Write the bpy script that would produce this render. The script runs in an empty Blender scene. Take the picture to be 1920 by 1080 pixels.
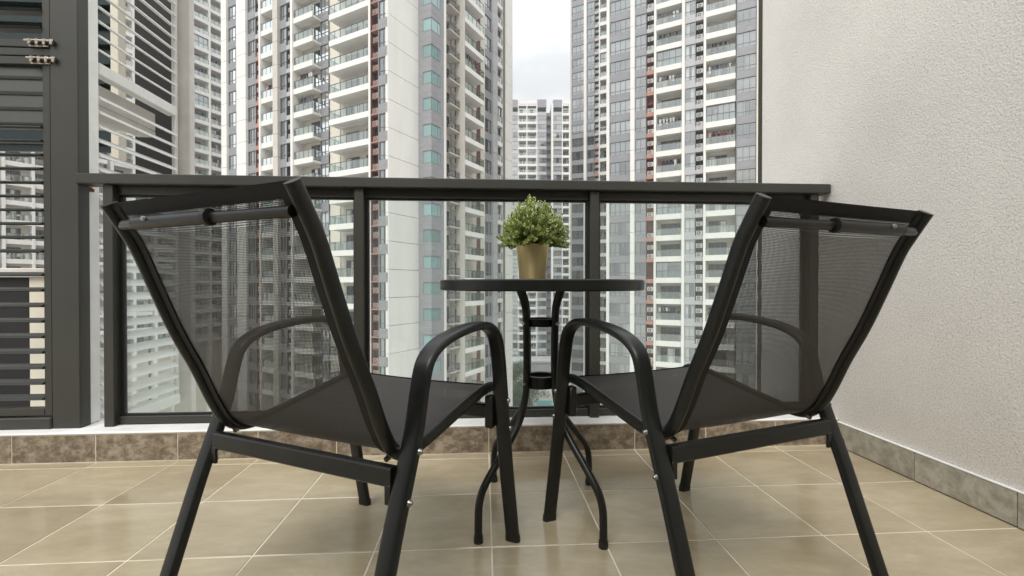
import bpy, math, random
from mathutils import Vector, Matrix
R = math.radians
sc = bpy.context.scene
COL = sc.collection

# ------------------------------------------------------------------ camera, sky, sun, exposure
cam_d = bpy.data.cameras.new('camera'); cam = bpy.data.objects.new('camera', cam_d); COL.objects.link(cam)
cam_d.sensor_width = 36.0; cam_d.lens = 36.0 * 840 / 1920
cam_d.clip_start = 0.02; cam_d.clip_end = 6000
cam.location = (0, 0, 0.68); cam.rotation_euler = (R(90 - 0.41), 0, R(-3.6))
sc.camera = cam

SUN_AZ, SUN_EL = 199.0, 50.0           # bearing from the view axis (clockwise) and height of the veiled sun
w = bpy.data.worlds.new('World'); sc.world = w; w.use_nodes = True
nt = w.node_tree; N = nt.nodes; L = nt.links; N.clear()
def nd(t, **kw):
    n = N.new(t)
    for k, v in kw.items(): setattr(n, k, v)
    return n
out = nd('ShaderNodeOutputWorld'); bg = nd('ShaderNodeBackground'); L.new(bg.outputs[0], out.inputs[0])
sky = nd('ShaderNodeTexSky', sky_type='NISHITA'); sky.sun_disc = False
sky.sun_elevation = R(SUN_EL); sky.sun_rotation = R(SUN_AZ); sky.air_density = 1.5; sky.dust_density = 4
skm = nd('ShaderNodeVectorMath', operation='SCALE'); skm.inputs[3].default_value = 0.08; L.new(sky.outputs[0], skm.inputs[0])
tc = nd('ShaderNodeTexCoord'); sep = nd('ShaderNodeSeparateXYZ'); L.new(tc.outputs['Generated'], sep.inputs[0])
mr = nd('ShaderNodeMapRange'); mr.inputs[1].default_value = 0; mr.inputs[2].default_value = 1     # overcast: zenith brighter than horizon
mr.inputs[3].default_value = 0.40; mr.inputs[4].default_value = 1.12; L.new(sep.outputs[2], mr.inputs[0])
mp = nd('ShaderNodeMapping'); mp.inputs[3].default_value = (1.6, 1.6, 3.2); L.new(tc.outputs['Generated'], mp.inputs[0])
nz = nd('ShaderNodeTexNoise'); nz.inputs['Scale'].default_value = 2.6; nz.inputs['Detail'].default_value = 6; nz.inputs['Roughness'].default_value = .5
L.new(mp.outputs[0], nz.inputs['Vector'])
cr = nd('ShaderNodeValToRGB'); cr.color_ramp.elements[0].position = .36; cr.color_ramp.elements[0].color = (.70, .72, .74, 1)
cr.color_ramp.elements[1].position = .62; cr.color_ramp.elements[1].color = (1.0, 1.0, .985, 1); L.new(nz.outputs[0], cr.inputs[0])
cl = nd('ShaderNodeVectorMath', operation='SCALE'); L.new(cr.outputs[0], cl.inputs[0]); L.new(mr.outputs[0], cl.inputs[3])
mx = nd('ShaderNodeMixRGB'); mx.inputs[0].default_value = .96; L.new(skm.outputs[0], mx.inputs[1]); L.new(cl.outputs[0], mx.inputs[2])
L.new(mx.outputs[0], bg.inputs[0]); bg.inputs[1].default_value = 1.0

sun_d = bpy.data.lights.new('sun', 'SUN'); sun_d.energy = 1.5; sun_d.angle = R(35); sun_d.color = (1, .965, .91)
sun = bpy.data.objects.new('sun', sun_d); COL.objects.link(sun)
sv = Vector((math.sin(R(SUN_AZ)) * math.cos(R(SUN_EL)), math.cos(R(SUN_AZ)) * math.cos(R(SUN_EL)), math.sin(R(SUN_EL))))
sun.rotation_euler = sv.to_track_quat('Z', 'Y').to_euler(); sun.location = sv * 30

vs = sc.view_settings; vs.view_transform = 'Standard'; vs.look = 'None'; vs.gamma = 1; vs.use_curve_mapping = False; vs.exposure = 0.92
sc.render.engine = 'CYCLES'; cy = sc.cycles; cy.use_denoising = True; cy.max_bounces = 8; cy.transparent_max_bounces = 24
cy.diffuse_bounces = 4; cy.caustics_reflective = False; cy.caustics_refractive = False; cy.sample_clamp_indirect = 6

# ------------------------------------------------------------------ materials
MATS = {}
def mat(name, col, rough=.6, metal=0., noise=None, bump=None, spec=.5, obj_rand=0., coat=0., speck=None):
    """noise=(scale, amount[, stretch]) varies the colour, bump=(scale, strength, dist)"""
    m = bpy.data.materials.new(name); m.use_nodes = True; n = m.node_tree.nodes; l = m.node_tree.links
    b = n['Principled BSDF']; b.inputs['Base Color'].default_value = (*col, 1); b.inputs['Roughness'].default_value = rough
    b.inputs['Metallic'].default_value = metal; b.inputs['Specular IOR Level'].default_value = spec; b.inputs['Coat Weight'].default_value = coat
    if noise or bump or obj_rand:
        t = n.new('ShaderNodeNewGeometry')
    if noise or obj_rand:
        mul = n.new('ShaderNodeMixRGB'); mul.blend_type = 'MULTIPLY'; mul.inputs[0].default_value = 1; mul.inputs[1].default_value = (*col, 1)
        src = None
        if noise:
            ma = n.new('ShaderNodeMapping'); l.new(t.outputs['Position'], ma.inputs[0])
            if len(noise) > 2: ma.inputs[3].default_value = noise[2]
            z = n.new('ShaderNodeTexNoise'); z.inputs['Scale'].default_value = noise[0]; z.inputs['Detail'].default_value = 7; z.inputs['Roughness'].default_value = .6
            l.new(ma.outputs[0], z.inputs['Vector'])
            r = n.new('ShaderNodeMapRange'); r.inputs[1].default_value = .3; r.inputs[2].default_value = .7
            r.inputs[3].default_value = 1 - noise[1]; r.inputs[4].default_value = 1 + noise[1] * .6; l.new(z.outputs[0], r.inputs[0]); src = r.outputs[0]
        if speck:
            z2 = n.new('ShaderNodeTexNoise'); z2.inputs['Scale'].default_value = speck[0]; z2.inputs['Detail'].default_value = 3; l.new(t.outputs['Position'], z2.inputs['Vector'])
            r3 = n.new('ShaderNodeMapRange'); r3.inputs[1].default_value = .32; r3.inputs[2].default_value = .5; r3.inputs[3].default_value = 1 - speck[1] * 2; r3.inputs[4].default_value = 1; l.new(z2.outputs[0], r3.inputs[0])
            m3 = n.new('ShaderNodeMath'); m3.operation = 'MULTIPLY'; l.new(src, m3.inputs[0]); l.new(r3.outputs[0], m3.inputs[1]); src = m3.outputs[0]
        if obj_rand:
            oi = n.new('ShaderNodeObjectInfo'); r2 = n.new('ShaderNodeMapRange'); r2.inputs[3].default_value = 1 - obj_rand; r2.inputs[4].default_value = 1 + obj_rand
            l.new(oi.outputs['Random'], r2.inputs[0])
            if src:
                mm = n.new('ShaderNodeMath'); mm.operation = 'MULTIPLY'; l.new(src, mm.inputs[0]); l.new(r2.outputs[0], mm.inputs[1]); src = mm.outputs[0]
            else: src = r2.outputs[0]
        l.new(src, mul.inputs[2]); l.new(mul.outputs[0], b.inputs['Base Color'])
    if bump:
        z = n.new('ShaderNodeTexNoise'); z.inputs['Scale'].default_value = bump[0]; z.inputs['Detail'].default_value = 5; l.new(t.outputs['Position'], z.inputs['Vector'])
        bp = n.new('ShaderNodeBump'); bp.inputs['Strength'].default_value = bump[1]; bp.inputs['Distance'].default_value = bump[2]
        l.new(z.outputs[0], bp.inputs['Height']); l.new(bp.outputs[0], b.inputs['Normal'])
    MATS[name] = m; return m

def pane_mat(name, tint, trans, rough=.02, film=0., gloss=(.9, .95, .95)):
    """thin glass: tinted see-through + mirror by angle (+ a film of dust)"""
    m = bpy.data.materials.new(name); m.use_nodes = True; n = m.node_tree.nodes; l = m.node_tree.links; n.clear()
    o = n.new('ShaderNodeOutputMaterial'); t = n.new('ShaderNodeBsdfTransparent'); t.inputs[0].default_value = (*tint, 1)
    g = n.new('ShaderNodeBsdfGlossy'); g.inputs[0].default_value = (*gloss, 1); g.inputs['Roughness'].default_value = rough
    lw = n.new('ShaderNodeFresnel'); lw.inputs[0].default_value = 1.45
    a = n.new('ShaderNodeMath'); a.operation = 'MULTIPLY_ADD'; a.inputs[1].default_value = 1.0; a.inputs[2].default_value = 1 - trans; a.use_clamp = True
    l.new(lw.outputs[0], a.inputs[0])
    mxs = n.new('ShaderNodeMixShader'); l.new(a.outputs[0], mxs.inputs[0]); l.new(t.outputs[0], mxs.inputs[1]); l.new(g.outputs[0], mxs.inputs[2])
    last = mxs
    if film:
        d = n.new('ShaderNodeBsdfDiffuse'); d.inputs[0].default_value = (.8, .84, .83, 1)
        tr = n.new('ShaderNodeBsdfTranslucent'); tr.inputs[0].default_value = (.85, .9, .89, 1)
        ms = n.new('ShaderNodeMixShader'); ms.inputs[0].default_value = .6; l.new(d.outputs[0], ms.inputs[1]); l.new(tr.outputs[0], ms.inputs[2])
        geo = n.new('ShaderNodeNewGeometry'); z = n.new('ShaderNodeTexNoise'); z.inputs['Scale'].default_value = 5; z.inputs['Detail'].default_value = 6
        l.new(geo.outputs['Position'], z.inputs['Vector'])
        r = n.new('ShaderNodeMapRange'); r.inputs[1].default_value = .3; r.inputs[2].default_value = .75; r.inputs[3].default_value = film * .7; r.inputs[4].default_value = film * 1.35
        l.new(z.outputs[0], r.inputs[0])
        mf = n.new('ShaderNodeMixShader'); l.new(r.outputs[0], mf.inputs[0]); l.new(last.outputs[0], mf.inputs[1]); l.new(ms.outputs[0], mf.inputs[2]); last = mf
    l.new(last.outputs[0], o.inputs[0]); MATS[name] = m; return m

# balcony
mat('frame_paint', (.036, .036, .029), .42, noise=(3, .18), bump=(400, .05, .0004))
mat('chair_metal', (.0105, .0116, .0102), .36, noise=(18, .35), spec=.4, bump=(900, .06, .0002), coat=.0)
mat('plastic', (.012, .012, .012), .5)
mat('bolt_steel', (.32, .32, .31), .35, 1.0)
mat('brass_old', (.45, .4, .34), .3, 1.0, noise=(150, .5))
mat('wall_paint', (.83, .795, .75), .92, noise=(1.7, .1), bump=(175, .55, .0046), speck=(200, .14))
mat('white_paint', (.78, .79, .77), .75, noise=(9, .08), bump=(60, .25, .003))
mat('ledge_paint', (.8, .8, .79), .7, noise=(14, .1), bump=(50, .3, .003))
mat('concrete_paint', (.62, .59, .55), .85, noise=(6, .14), bump=(60, .3, .003))
mat('grout', (.80, .74, .62), .9, noise=(7, .25))
mat('slat_white', (.74, .75, .72), .45, noise=(20, .06))
mat('slat_dark', (.036, .039, .034), .4, noise=(12, .15))
mat('dark_board', (.008, .0065, .0055), .7, noise=(4, .4, (1, 1, .1)))
mat('teal_dark', (.008, .022, .022), .25)
mat('rust', (.16, .06, .025), .95, noise=(120, .5))
mat('cream_paint', (.68, .63, .53), .8, noise=(3, .06))
mat('leaf', (.115, .16, .035), .5)
mat('soil', (.03, .022, .015), .95)
mat('table_glass', (.01, .011, .011), .15)
pane_mat('rail_glass', (.97, 1.0, .99), 1.0, film=.06)

def tile_mat(name, c1, c2, c3, scale, rough, stretch=(1, 1, 1), rand=.06, sharp=(.35, .65), scuff=.0):
    m = bpy.data.materials.new(name); m.use_nodes = True; n = m.node_tree.nodes; l = m.node_tree.links; b = n['Principled BSDF']
    geo = n.new('ShaderNodeNewGeometry'); oi = n.new('ShaderNodeObjectInfo')
    sc_ = n.new('ShaderNodeVectorMath'); sc_.operation = 'SCALE'; sc_.inputs[3].default_value = 7; cmb = n.new('ShaderNodeCombineXYZ')
    for i in range(3): l.new(oi.outputs['Random'], cmb.inputs[i])
    l.new(cmb.outputs[0], sc_.inputs[0]); ad = n.new('ShaderNodeVectorMath'); l.new(geo.outputs['Position'], ad.inputs[0]); l.new(sc_.outputs[0], ad.inputs[1])
    ma = n.new('ShaderNodeMapping'); ma.inputs[3].default_value = stretch; ma.inputs[2].default_value = (0, 0, .5); l.new(ad.outputs[0], ma.inputs[0])
    z = n.new('ShaderNodeTexNoise'); z.inputs['Scale'].default_value = scale; z.inputs['Detail'].default_value = 9; z.inputs['Roughness'].default_value = .7; z.inputs['Distortion'].default_value = .15
    l.new(ma.outputs[0], z.inputs['Vector'])
    r = n.new('ShaderNodeValToRGB'); e = r.color_ramp.elements; e[0].position = sharp[0]; e[0].color = (*c1, 1); e[1].position = sharp[1]; e[1].color = (*c3, 1)
    k = e.new((sharp[0] + sharp[1]) / 2); k.color = (*c2, 1); l.new(z.outputs[0], r.inputs[0])
    mu = n.new('ShaderNodeMixRGB'); mu.blend_type = 'MULTIPLY'; mu.inputs[0].default_value = 1; l.new(r.outputs[0], mu.inputs[1])
    r2 = n.new('ShaderNodeMapRange'); r2.inputs[3].default_value = 1 - rand; r2.inputs[4].default_value = 1 + rand; l.new(oi.outputs['Random'], r2.inputs[0]); l.new(r2.outputs[0], mu.inputs[2])
    z2 = n.new('ShaderNodeTexNoise'); z2.inputs['Scale'].default_value = 8; z2.inputs['Detail'].default_value = 8; z2.inputs['Roughness'].default_value = .75
    m2 = n.new('ShaderNodeMapping'); m2.inputs[2].default_value = (0, 0, .7); m2.inputs[3].default_value = (.5, 2.2, 1); l.new(ad.outputs[0], m2.inputs[0]); l.new(m2.outputs[0], z2.inputs['Vector'])
    r4 = n.new('ShaderNodeMapRange'); r4.inputs[1].default_value = .58; r4.inputs[2].default_value = .78; r4.inputs[3].default_value = 0; r4.inputs[4].default_value = scuff; l.new(z2.outputs[0], r4.inputs[0])
    sc2 = n.new('ShaderNodeMixRGB'); sc2.inputs[2].default_value = (.66, .61, .5, 1); l.new(r4.outputs[0], sc2.inputs[0]); l.new(mu.outputs[0], sc2.inputs[1])
    l.new(sc2.outputs[0], b.inputs['Base Color']); b.inputs['Specular IOR Level'].default_value = .65
    rr = n.new('ShaderNodeMapRange'); rr.inputs[1].default_value = .3; rr.inputs[2].default_value = .7; rr.inputs[3].default_value = rough - .06; rr.inputs[4].default_value = rough + .1
    l.new(z.outputs[0], rr.inputs[0]); l.new(rr.outputs[0], b.inputs['Roughness'])
    MATS[name] = m
tile_mat('floor_tile', (.37, .305, .198), (.43, .362, .243), (.505, .435, .31), 4.5, .15, (.7, 1.7, 1), .08, (.32, .68), .5)
tile_mat('kerb_tile', (.13, .1, .068), (.225, .18, .13), (.35, .3, .23), 34, .45, (.8, 1, 1.0), .08, (.4, .6))
tile_mat('skirt_tile', (.33, .31, .25), (.43, .41, .34), (.53, .51, .44), 24, .45, (1, .9, 1), .06, (.4, .6))

def sling_mat(name, ox, oy, col):
    """woven mesh cloth: threads with real gaps, laid out in metres along the cloth (UV)"""
    m = bpy.data.materials.new(name); m.use_nodes = True; n = m.node_tree.nodes; l = m.node_tree.links; b = n['Principled BSDF']; o = n['Material Output']
    b.inputs['Base Color'].default_value = (*col, 1); b.inputs['Roughness'].default_value = .6; b.inputs['Specular IOR Level'].default_value = .25
    uv = n.new('ShaderNodeUVMap'); s = n.new('ShaderNodeSeparateXYZ'); l.new(uv.outputs[0], s.inputs[0])
    def mth(op, a, v=None):
        q = n.new('ShaderNodeMath'); q.operation = op
        if isinstance(a, (int, float)): q.inputs[0].default_value = a
        else: l.new(a, q.inputs[0])
        if v is not None:
            if isinstance(v, (int, float)): q.inputs[1].default_value = v
            else: l.new(v, q.inputs[1])
        return q.outputs[0]
    P = .0027
    fu = mth('FRACT', mth('MULTIPLY', s.outputs[0], 1 / P)); row = mth('FLOOR', mth('MULTIPLY', s.outputs[1], 1 / P))
    fu = mth('FRACT', mth('ADD', mth('MULTIPLY', s.outputs[0], 1 / P), mth('MULTIPLY', row, .5)))
    fv = mth('FRACT', mth('MULTIPLY', s.outputs[1], 1 / P))
    solid = mth('MAXIMUM', mth('LESS_THAN', fu, ox), mth('LESS_THAN', fv, oy))
    t = n.new('ShaderNodeBsdfTransparent'); mxs = n.new('ShaderNodeMixShader'); l.new(solid, mxs.inputs[0]); l.new(t.outputs[0], mxs.inputs[1]); l.new(b.outputs[0], mxs.inputs[2])
    l.new(mxs.outputs[0], o.inputs[0]); MATS[name] = m
sling_mat('sling_cloth', .355, .335, (.08, .074, .071))
mat('hem_cloth', (.012, .011, .011), .8, bump=(700, .3, .0005))

# towers and grounds
mat('tower_white', (.76, .745, .71), .8, noise=(.9, .06, (1, 1, .2)))
mat('tower_cream', (.66, .62, .53), .85, noise=(.6, .06))
mat('tower_grey', (.27, .27, .285), .55, noise=(.8, .12, (1, 1, 4)), obj_rand=.03)
mat('tower_grey_light', (.42, .42, .43), .6, noise=(.8, .08))
mat('tower_beige', (.55, .52, .47), .7, noise=(.7, .07))
mat('tower_core', (.1, .1, .1), .9)  # dark colour stands in for the shade of rooms behind the windows
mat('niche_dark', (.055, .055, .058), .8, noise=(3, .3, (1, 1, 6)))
mat('niche_red', (.17, .05, .04), .8, noise=(2, .3))
mat('niche_brown', (.15, .065, .045), .75, noise=(2, .35, (1, 1, .4)))
mat('band_salmon', (.43, .22, .17), .8, noise=(1, .08))
mat('win_frame', (.14, .145, .15), .5)
mat('ac_rose', (.34, .2, .16), .6)
mat('rear_glass', (.02, .022, .022), .05)
mat('band_rose', (.34, .2, .16), .8)
mat('win_frame_light', (.5, .5, .5), .5)
mat('joint', (.35, .34, .32), .9)
mat('ac_white', (.5, .5, .48), .5, obj_rand=.12)
mat('ac_fan', (.12, .12, .12), .6)
mat('curtain', (.8, .8, .78), .9, noise=(6, .12, (1, 1, .05)), obj_rand=.18)
mat('curtain_warm', (.62, .52, .34), .9, noise=(6, .15, (1, 1, .05)), obj_rand=.1)
mat('rail_metal', (.1, .105, .105), .5)
mat('brick_red', (.12, .05, .04), .8)
pane_mat('window_glass', (.92, .955, .955), .66, gloss=(.92, .96, .97))
pane_mat('balcony_glass', (.76, .85, .82), .72, gloss=(.9, .96, .94))
mat('bay_glass', (.22, .34, .34), .06, spec=.7, obj_rand=.25)
mat('door_glass', (.03, .036, .036), .08, spec=.6, obj_rand=.4)
for i, c in enumerate([(.02, .02, .025), (.6, .6, .6), (.2, .06, .06), (.05, .07, .14), (.5, .32, .3), (.12, .12, .13)]): mat('cloth_%d' % i, c, .9)
mat('ground_pave', (.42, .41, .38), .9, noise=(.25, .15))
mat('path_pale', (.62, .6, .55), .9, noise=(.6, .1))
mat('grass_mat', (.05, .09, .025), .95, noise=(1.2, .4))
mat('pool_water', (.12, .36, .36), .08)
mat('bark', (.09, .07, .05), .9, noise=(5, .4))
mat('tree_leaf', (.1, .15, .05), .6, noise=(.6, .35))
mat('podium', (.3, .3, .3), .8, noise=(.5, .1))

# ------------------------------------------------------------------ helpers
class MB:
    def __init__(s): s.v = []; s.f = []; s.m = []; s.uv = None
    def box(s, x0, x1, y0, y1, z0, z1, mi=0):
        k = len(s.v)
        s.v += [(x0, y0, z0), (x1, y0, z0), (x1, y1, z0), (x0, y1, z0), (x0, y0, z1), (x1, y0, z1), (x1, y1, z1), (x0, y1, z1)]
        s.f += [tuple(k + i for i in q) for q in ((0, 3, 2, 1), (4, 5, 6, 7), (0, 1, 5, 4), (1, 2, 6, 5), (2, 3, 7, 6), (3, 0, 4, 7))]; s.m += [mi] * 6; return s
    def cbox(s, x0, x1, y0, y1, z0, z1, c, mi=0):
        """box whose eight corners and edges are chamfered by c"""
        k = len(s.v); X = (x0, x1); Y = (y0, y1); Z = (z0, z1); idx = {}
        for a in (0, 1):
            for b in (0, 1):
                for d in (0, 1):
                    sx, sy, sz = (1, -1)[a], (1, -1)[b], (1, -1)[d]
                    for ax in range(3):
                        p = [X[a] + sx * c, Y[b] + sy * c, Z[d] + sz * c]; p[ax] = (X[a], Y[b], Z[d])[ax]
                        idx[a, b, d, ax] = len(s.v); s.v.append(tuple(p))
        F = []
        for ax in range(3):
            for e in (0, 1):
                o = [i for i in range(3) if i != ax]; q = []
                for (u, v_) in ((0, 0), (1, 0), (1, 1), (0, 1)):
                    t = [0, 0, 0]; t[ax] = e; t[o[0]] = u; t[o[1]] = v_; q.append(idx[(*t, ax)])
                F.append((q, ax, e))
        for q, ax, e in F: s.f.append(tuple(q)); s.m.append(mi)
        for ax in range(3):
            o = [i for i in range(3) if i != ax]
            for (u, v_) in ((0, 0), (1, 0), (1, 1), (0, 1)):
                t0 = [0, 0, 0]; t1 = [0, 0, 0]; t1[ax] = 1
                for t in (t0, t1): t[o[0]] = u; t[o[1]] = v_
                s.f.append((idx[(*t0, o[0])], idx[(*t1, o[0])], idx[(*t1, o[1])], idx[(*t0, o[1])])); s.m.append(mi)
        for a in (0, 1):
            for b in (0, 1):
                for d in (0, 1): s.f.append(tuple(idx[a, b, d, i] for i in range(3))); s.m.append(mi)
        return s
    def loft(s, rings, caps=True, mi=0, closed=False):
        k = len(s.v); n = len(rings[0])
        for r in rings: s.v += [tuple(p) for p in r]
        m = len(rings)
        for i in range(m if closed else m - 1):
            j = (i + 1) % m
            for q in range(n):
                s.f.append((k + i * n + q, k + i * n + (q + 1) % n, k + j * n + (q + 1) % n, k + j * n + q)); s.m.append(mi)
        if caps and not closed:
            s.f.append(tuple(k + q for q in reversed(range(n)))); s.f.append(tuple(k + (m - 1) * n + q for q in range(n))); s.m += [mi, mi]
        return s
    def tube(s, pts, rad, seg=10, caps=True, mi=0, closed=False):
        P = [Vector(p) for p in pts]; rings = []; up = None
        for i, p in enumerate(P):
            if closed: t = P[(i + 1) % len(P)] - P[i - 1]
            else: t = P[min(i + 1, len(P) - 1)] - P[max(i - 1, 0)]
            t.normalize()
            if up is None:
                up = Vector((0, 0, 1)) if abs(t.z) < .9 else Vector((1, 0, 0))
            a = t.cross(up)
            if a.length < 1e-6: a = t.orthogonal()
            a.normalize(); b = a.cross(t).normalized(); up = b
            r = rad[i] if isinstance(rad, (list, tuple)) else rad
            rings.append([p + (a * math.cos(q) + b * math.sin(q)) * r for q in (2 * math.pi * j / seg for j in range(seg))])
        return s.loft(rings, caps, mi, closed)
    def flat(s, x, path, wx, tn, mi=0, r=.45, seg=3):
        """a flat rounded tube swept along a (y, z) path in the plane x: wx wide along x, tn thick"""
        rings = []; c = min(wx, tn) / 2 * r * 2
        sec = []
        for (sx, sy, a0) in ((1, 1, 0), (-1, 1, 90), (-1, -1, 180), (1, -1, 270)):
            for j in range(seg + 1):
                a = R(a0 + 90 * j / seg); sec.append((sx * (wx / 2 - c) + c * math.cos(a), sy * (tn / 2 - c) + c * math.sin(a)))
        for i, (y, z) in enumerate(path):
            y0, z0 = path[max(i - 1, 0)]; y1, z1 = path[min(i + 1, len(path) - 1)]
            l_ = math.hypot(y1 - y0, z1 - z0); ny, nz_ = -(z1 - z0) / l_, (y1 - y0) / l_
            rings.append([(x + a, y + ny * b, z + nz_ * b) for a, b in sec])
        return s.loft(rings, True, mi)
    def disc(s, c, ax, r0, r1, h, seg=14, mi=0):
        """short truncated cone along axis"""
        a = Vector(ax).normalized(); u = a.orthogonal().normalized(); v_ = a.cross(u); c = Vector(c)
        return s.loft([[c + (u * math.cos(t) + v_ * math.sin(t)) * rr + a * hh for t in (2 * math.pi * j / seg for j in range(seg))] for rr, hh in ((r0, 0), (r1, h))], True, mi)
    def mesh(s, name, mats, smooth=False):
        me = bpy.data.meshes.new(name); me.from_pydata(s.v, [], s.f)
        for m in (mats if isinstance(mats, (list, tuple)) else [mats]): me.materials.append(MATS[m])
        if any(s.m): me.polygons.foreach_set('material_index', s.m)
        if s.uv:
            ul = me.uv_layers.new(name='UVMap')
            for lp in me.loops: ul.data[lp.index].uv = s.uv[lp.vertex_index]
        import bmesh
        bm = bmesh.new(); bm.from_mesh(me); bmesh.ops.recalc_face_normals(bm, faces=bm.faces); bm.to_mesh(me); bm.free()
        if smooth:
            me.polygons.foreach_set('use_smooth', [True] * len(me.polygons))
            try: me.set_sharp_from_angle(angle=R(40))
            except Exception: pass
        me.update(); return me

def put(name, me, parent=None, loc=(0, 0, 0), rz=0.):
    o = bpy.data.objects.new(name, me); COL.objects.link(o)
    if parent: o.parent = parent
    o.location = loc; o.rotation_euler = (0, 0, rz); return o
def thing(name, label, cat, loc=(0, 0, 0), rz=0., group=None, me=None):
    o = put(name, me, None, loc, rz); o['label'] = label; o['category'] = cat
    if group: o['group'] = group
    return o
def struct(name, me, loc=(0, 0, 0)):
    o = put(name, me, None, loc); o['kind'] = 'structure'; return o
def smooth_path(pts, n=6):
    out_ = []
    for i in range(len(pts) - 1):
        p0 = pts[max(i - 1, 0)]; p1 = pts[i]; p2 = pts[i + 1]; p3 = pts[min(i + 2, len(pts) - 1)]
        for j in range(n):
            t = j / n
            out_.append(tuple(.5 * (2 * b + (c - a) * t + (2 * a - 5 * b + 4 * c - d) * t * t + (3 * b - a - 3 * c + d) * t ** 3) for a, b, c, d in zip(p0, p1, p2, p3)))
    out_.append(tuple(pts[-1])); return out_

# ================================================================== the grounds below
G = -28.6
m = MB(); m.v = [(-3000, -200, G), (3000, -200, G), (3000, 4000, G), (-3000, 4000, G)]; m.f = [(0, 1, 2, 3)]; m.m = [0]
struct('ground', m.mesh('ground', 'ground_pave'))
struct('lawn', MB().box(-10, 12, 84, 134, G - .02, G + .06).mesh('lawn', 'grass_mat'))
struct('footpath', MB().box(-6, 40, 70, 90, G - .02, G + .03).mesh('footpath', 'path_pale'))
struct('swimming_pool', MB().box(13, 24, 96, 112, G - .02, G + .1).mesh('swimming_pool', 'pool_water'))

# ================================================================== towers
# facade modules are modelled with x to the right, -y outwards and z up from the storey's slab underside
PITCH = 3.0
rnd = random.Random(7)
cache = {}
def memo(key, fn):
    if key not in cache: cache[key] = fn()
    return cache[key]

def win_frame(wd, h, nm, tr, fr='win_frame'):
    m = MB(); t = .05
    m.box(0, wd, 0, .1, 0, t); m.box(0, wd, 0, .1, h - t, h); m.box(0, t, .002, .098, t, h - t); m.box(wd - t, wd, .002, .098, t, h - t)
    if tr: m.box(t, wd - t, .004, .096, tr - t / 2, tr + t / 2)
    for i in range(1, nm):
        x = wd * i / nm
        m.box(x - t / 2, x + t / 2, .006, .094, t, h - t)
    return m.mesh('window_frame', fr)
def pane(wd, h):
    m = MB(); m.v = [(0, .05, 0), (wd, .05, 0), (wd, .05, h), (0, .05, h)]; m.f = [(0, 1, 2, 3)]; m.m = [0]; return m.mesh('pane', 'window_glass')
def curtain(wd, h, spans, matn='curtain'):
    m = MB()
    for a, b in spans:
        n = max(4, int((b - a) * wd / .12)); k = len(m.v)
        for i in range(n + 1):
            x = wd * (a + (b - a) * i / n); y = .22 + (.05 if i % 2 else 0)
            m.v += [(x, y, .02), (x, y, h)]
        for i in range(n): m.f.append((k + 2 * i, k + 2 * i + 2, k + 2 * i + 3, k + 2 * i + 1)); m.m.append(0)
    return m.mesh('curtain', matn)
CUR = [[(0, 1)], [(0, .42)], [(.45, 1)], [(0, .34), (.66, 1)], [(0, .45), (.52, 1)], None, [(0, 1)], [(0, 1)]]

def ladder(u0, u1, ks, zb, zt, s, wz0, wz1, depth=.25):
    """one connected wall strip with a window opening in each storey k"""
    z = [zb]
    for k in ks: z += [.95 + PITCH * k + wz0, .95 + PITCH * k + wz1]
    z.append(zt); us = [0, s, u1 - u0 - s, u1 - u0]; m = MB(); n = len(z)
    for zz in z:
        for u in us: m.v.append((u, 0, zz))
    for i in range(n - 1):
        hole = i % 2 == 1
        for j in range(3):
            if hole and j == 1: continue
            m.f.append((i * 4 + j, i * 4 + j + 1, i * 4 + 5 + j, i * 4 + 4 + j)); m.m.append(0)
    for i in range(1, n - 1, 2):
        a, b, c, d = i * 4 + 1, i * 4 + 2, i * 4 + 6, i * 4 + 5; k = len(m.v)
        for q in (a, b, c, d): x, y, zz = m.v[q]; m.v.append((x, depth, zz))
        for q, (p, r) in enumerate(((a, b), (b, c), (c, d), (d, a))): m.f.append((p, r, k + (q + 1) % 4, k + q)); m.m.append(0)
    return m

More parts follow.
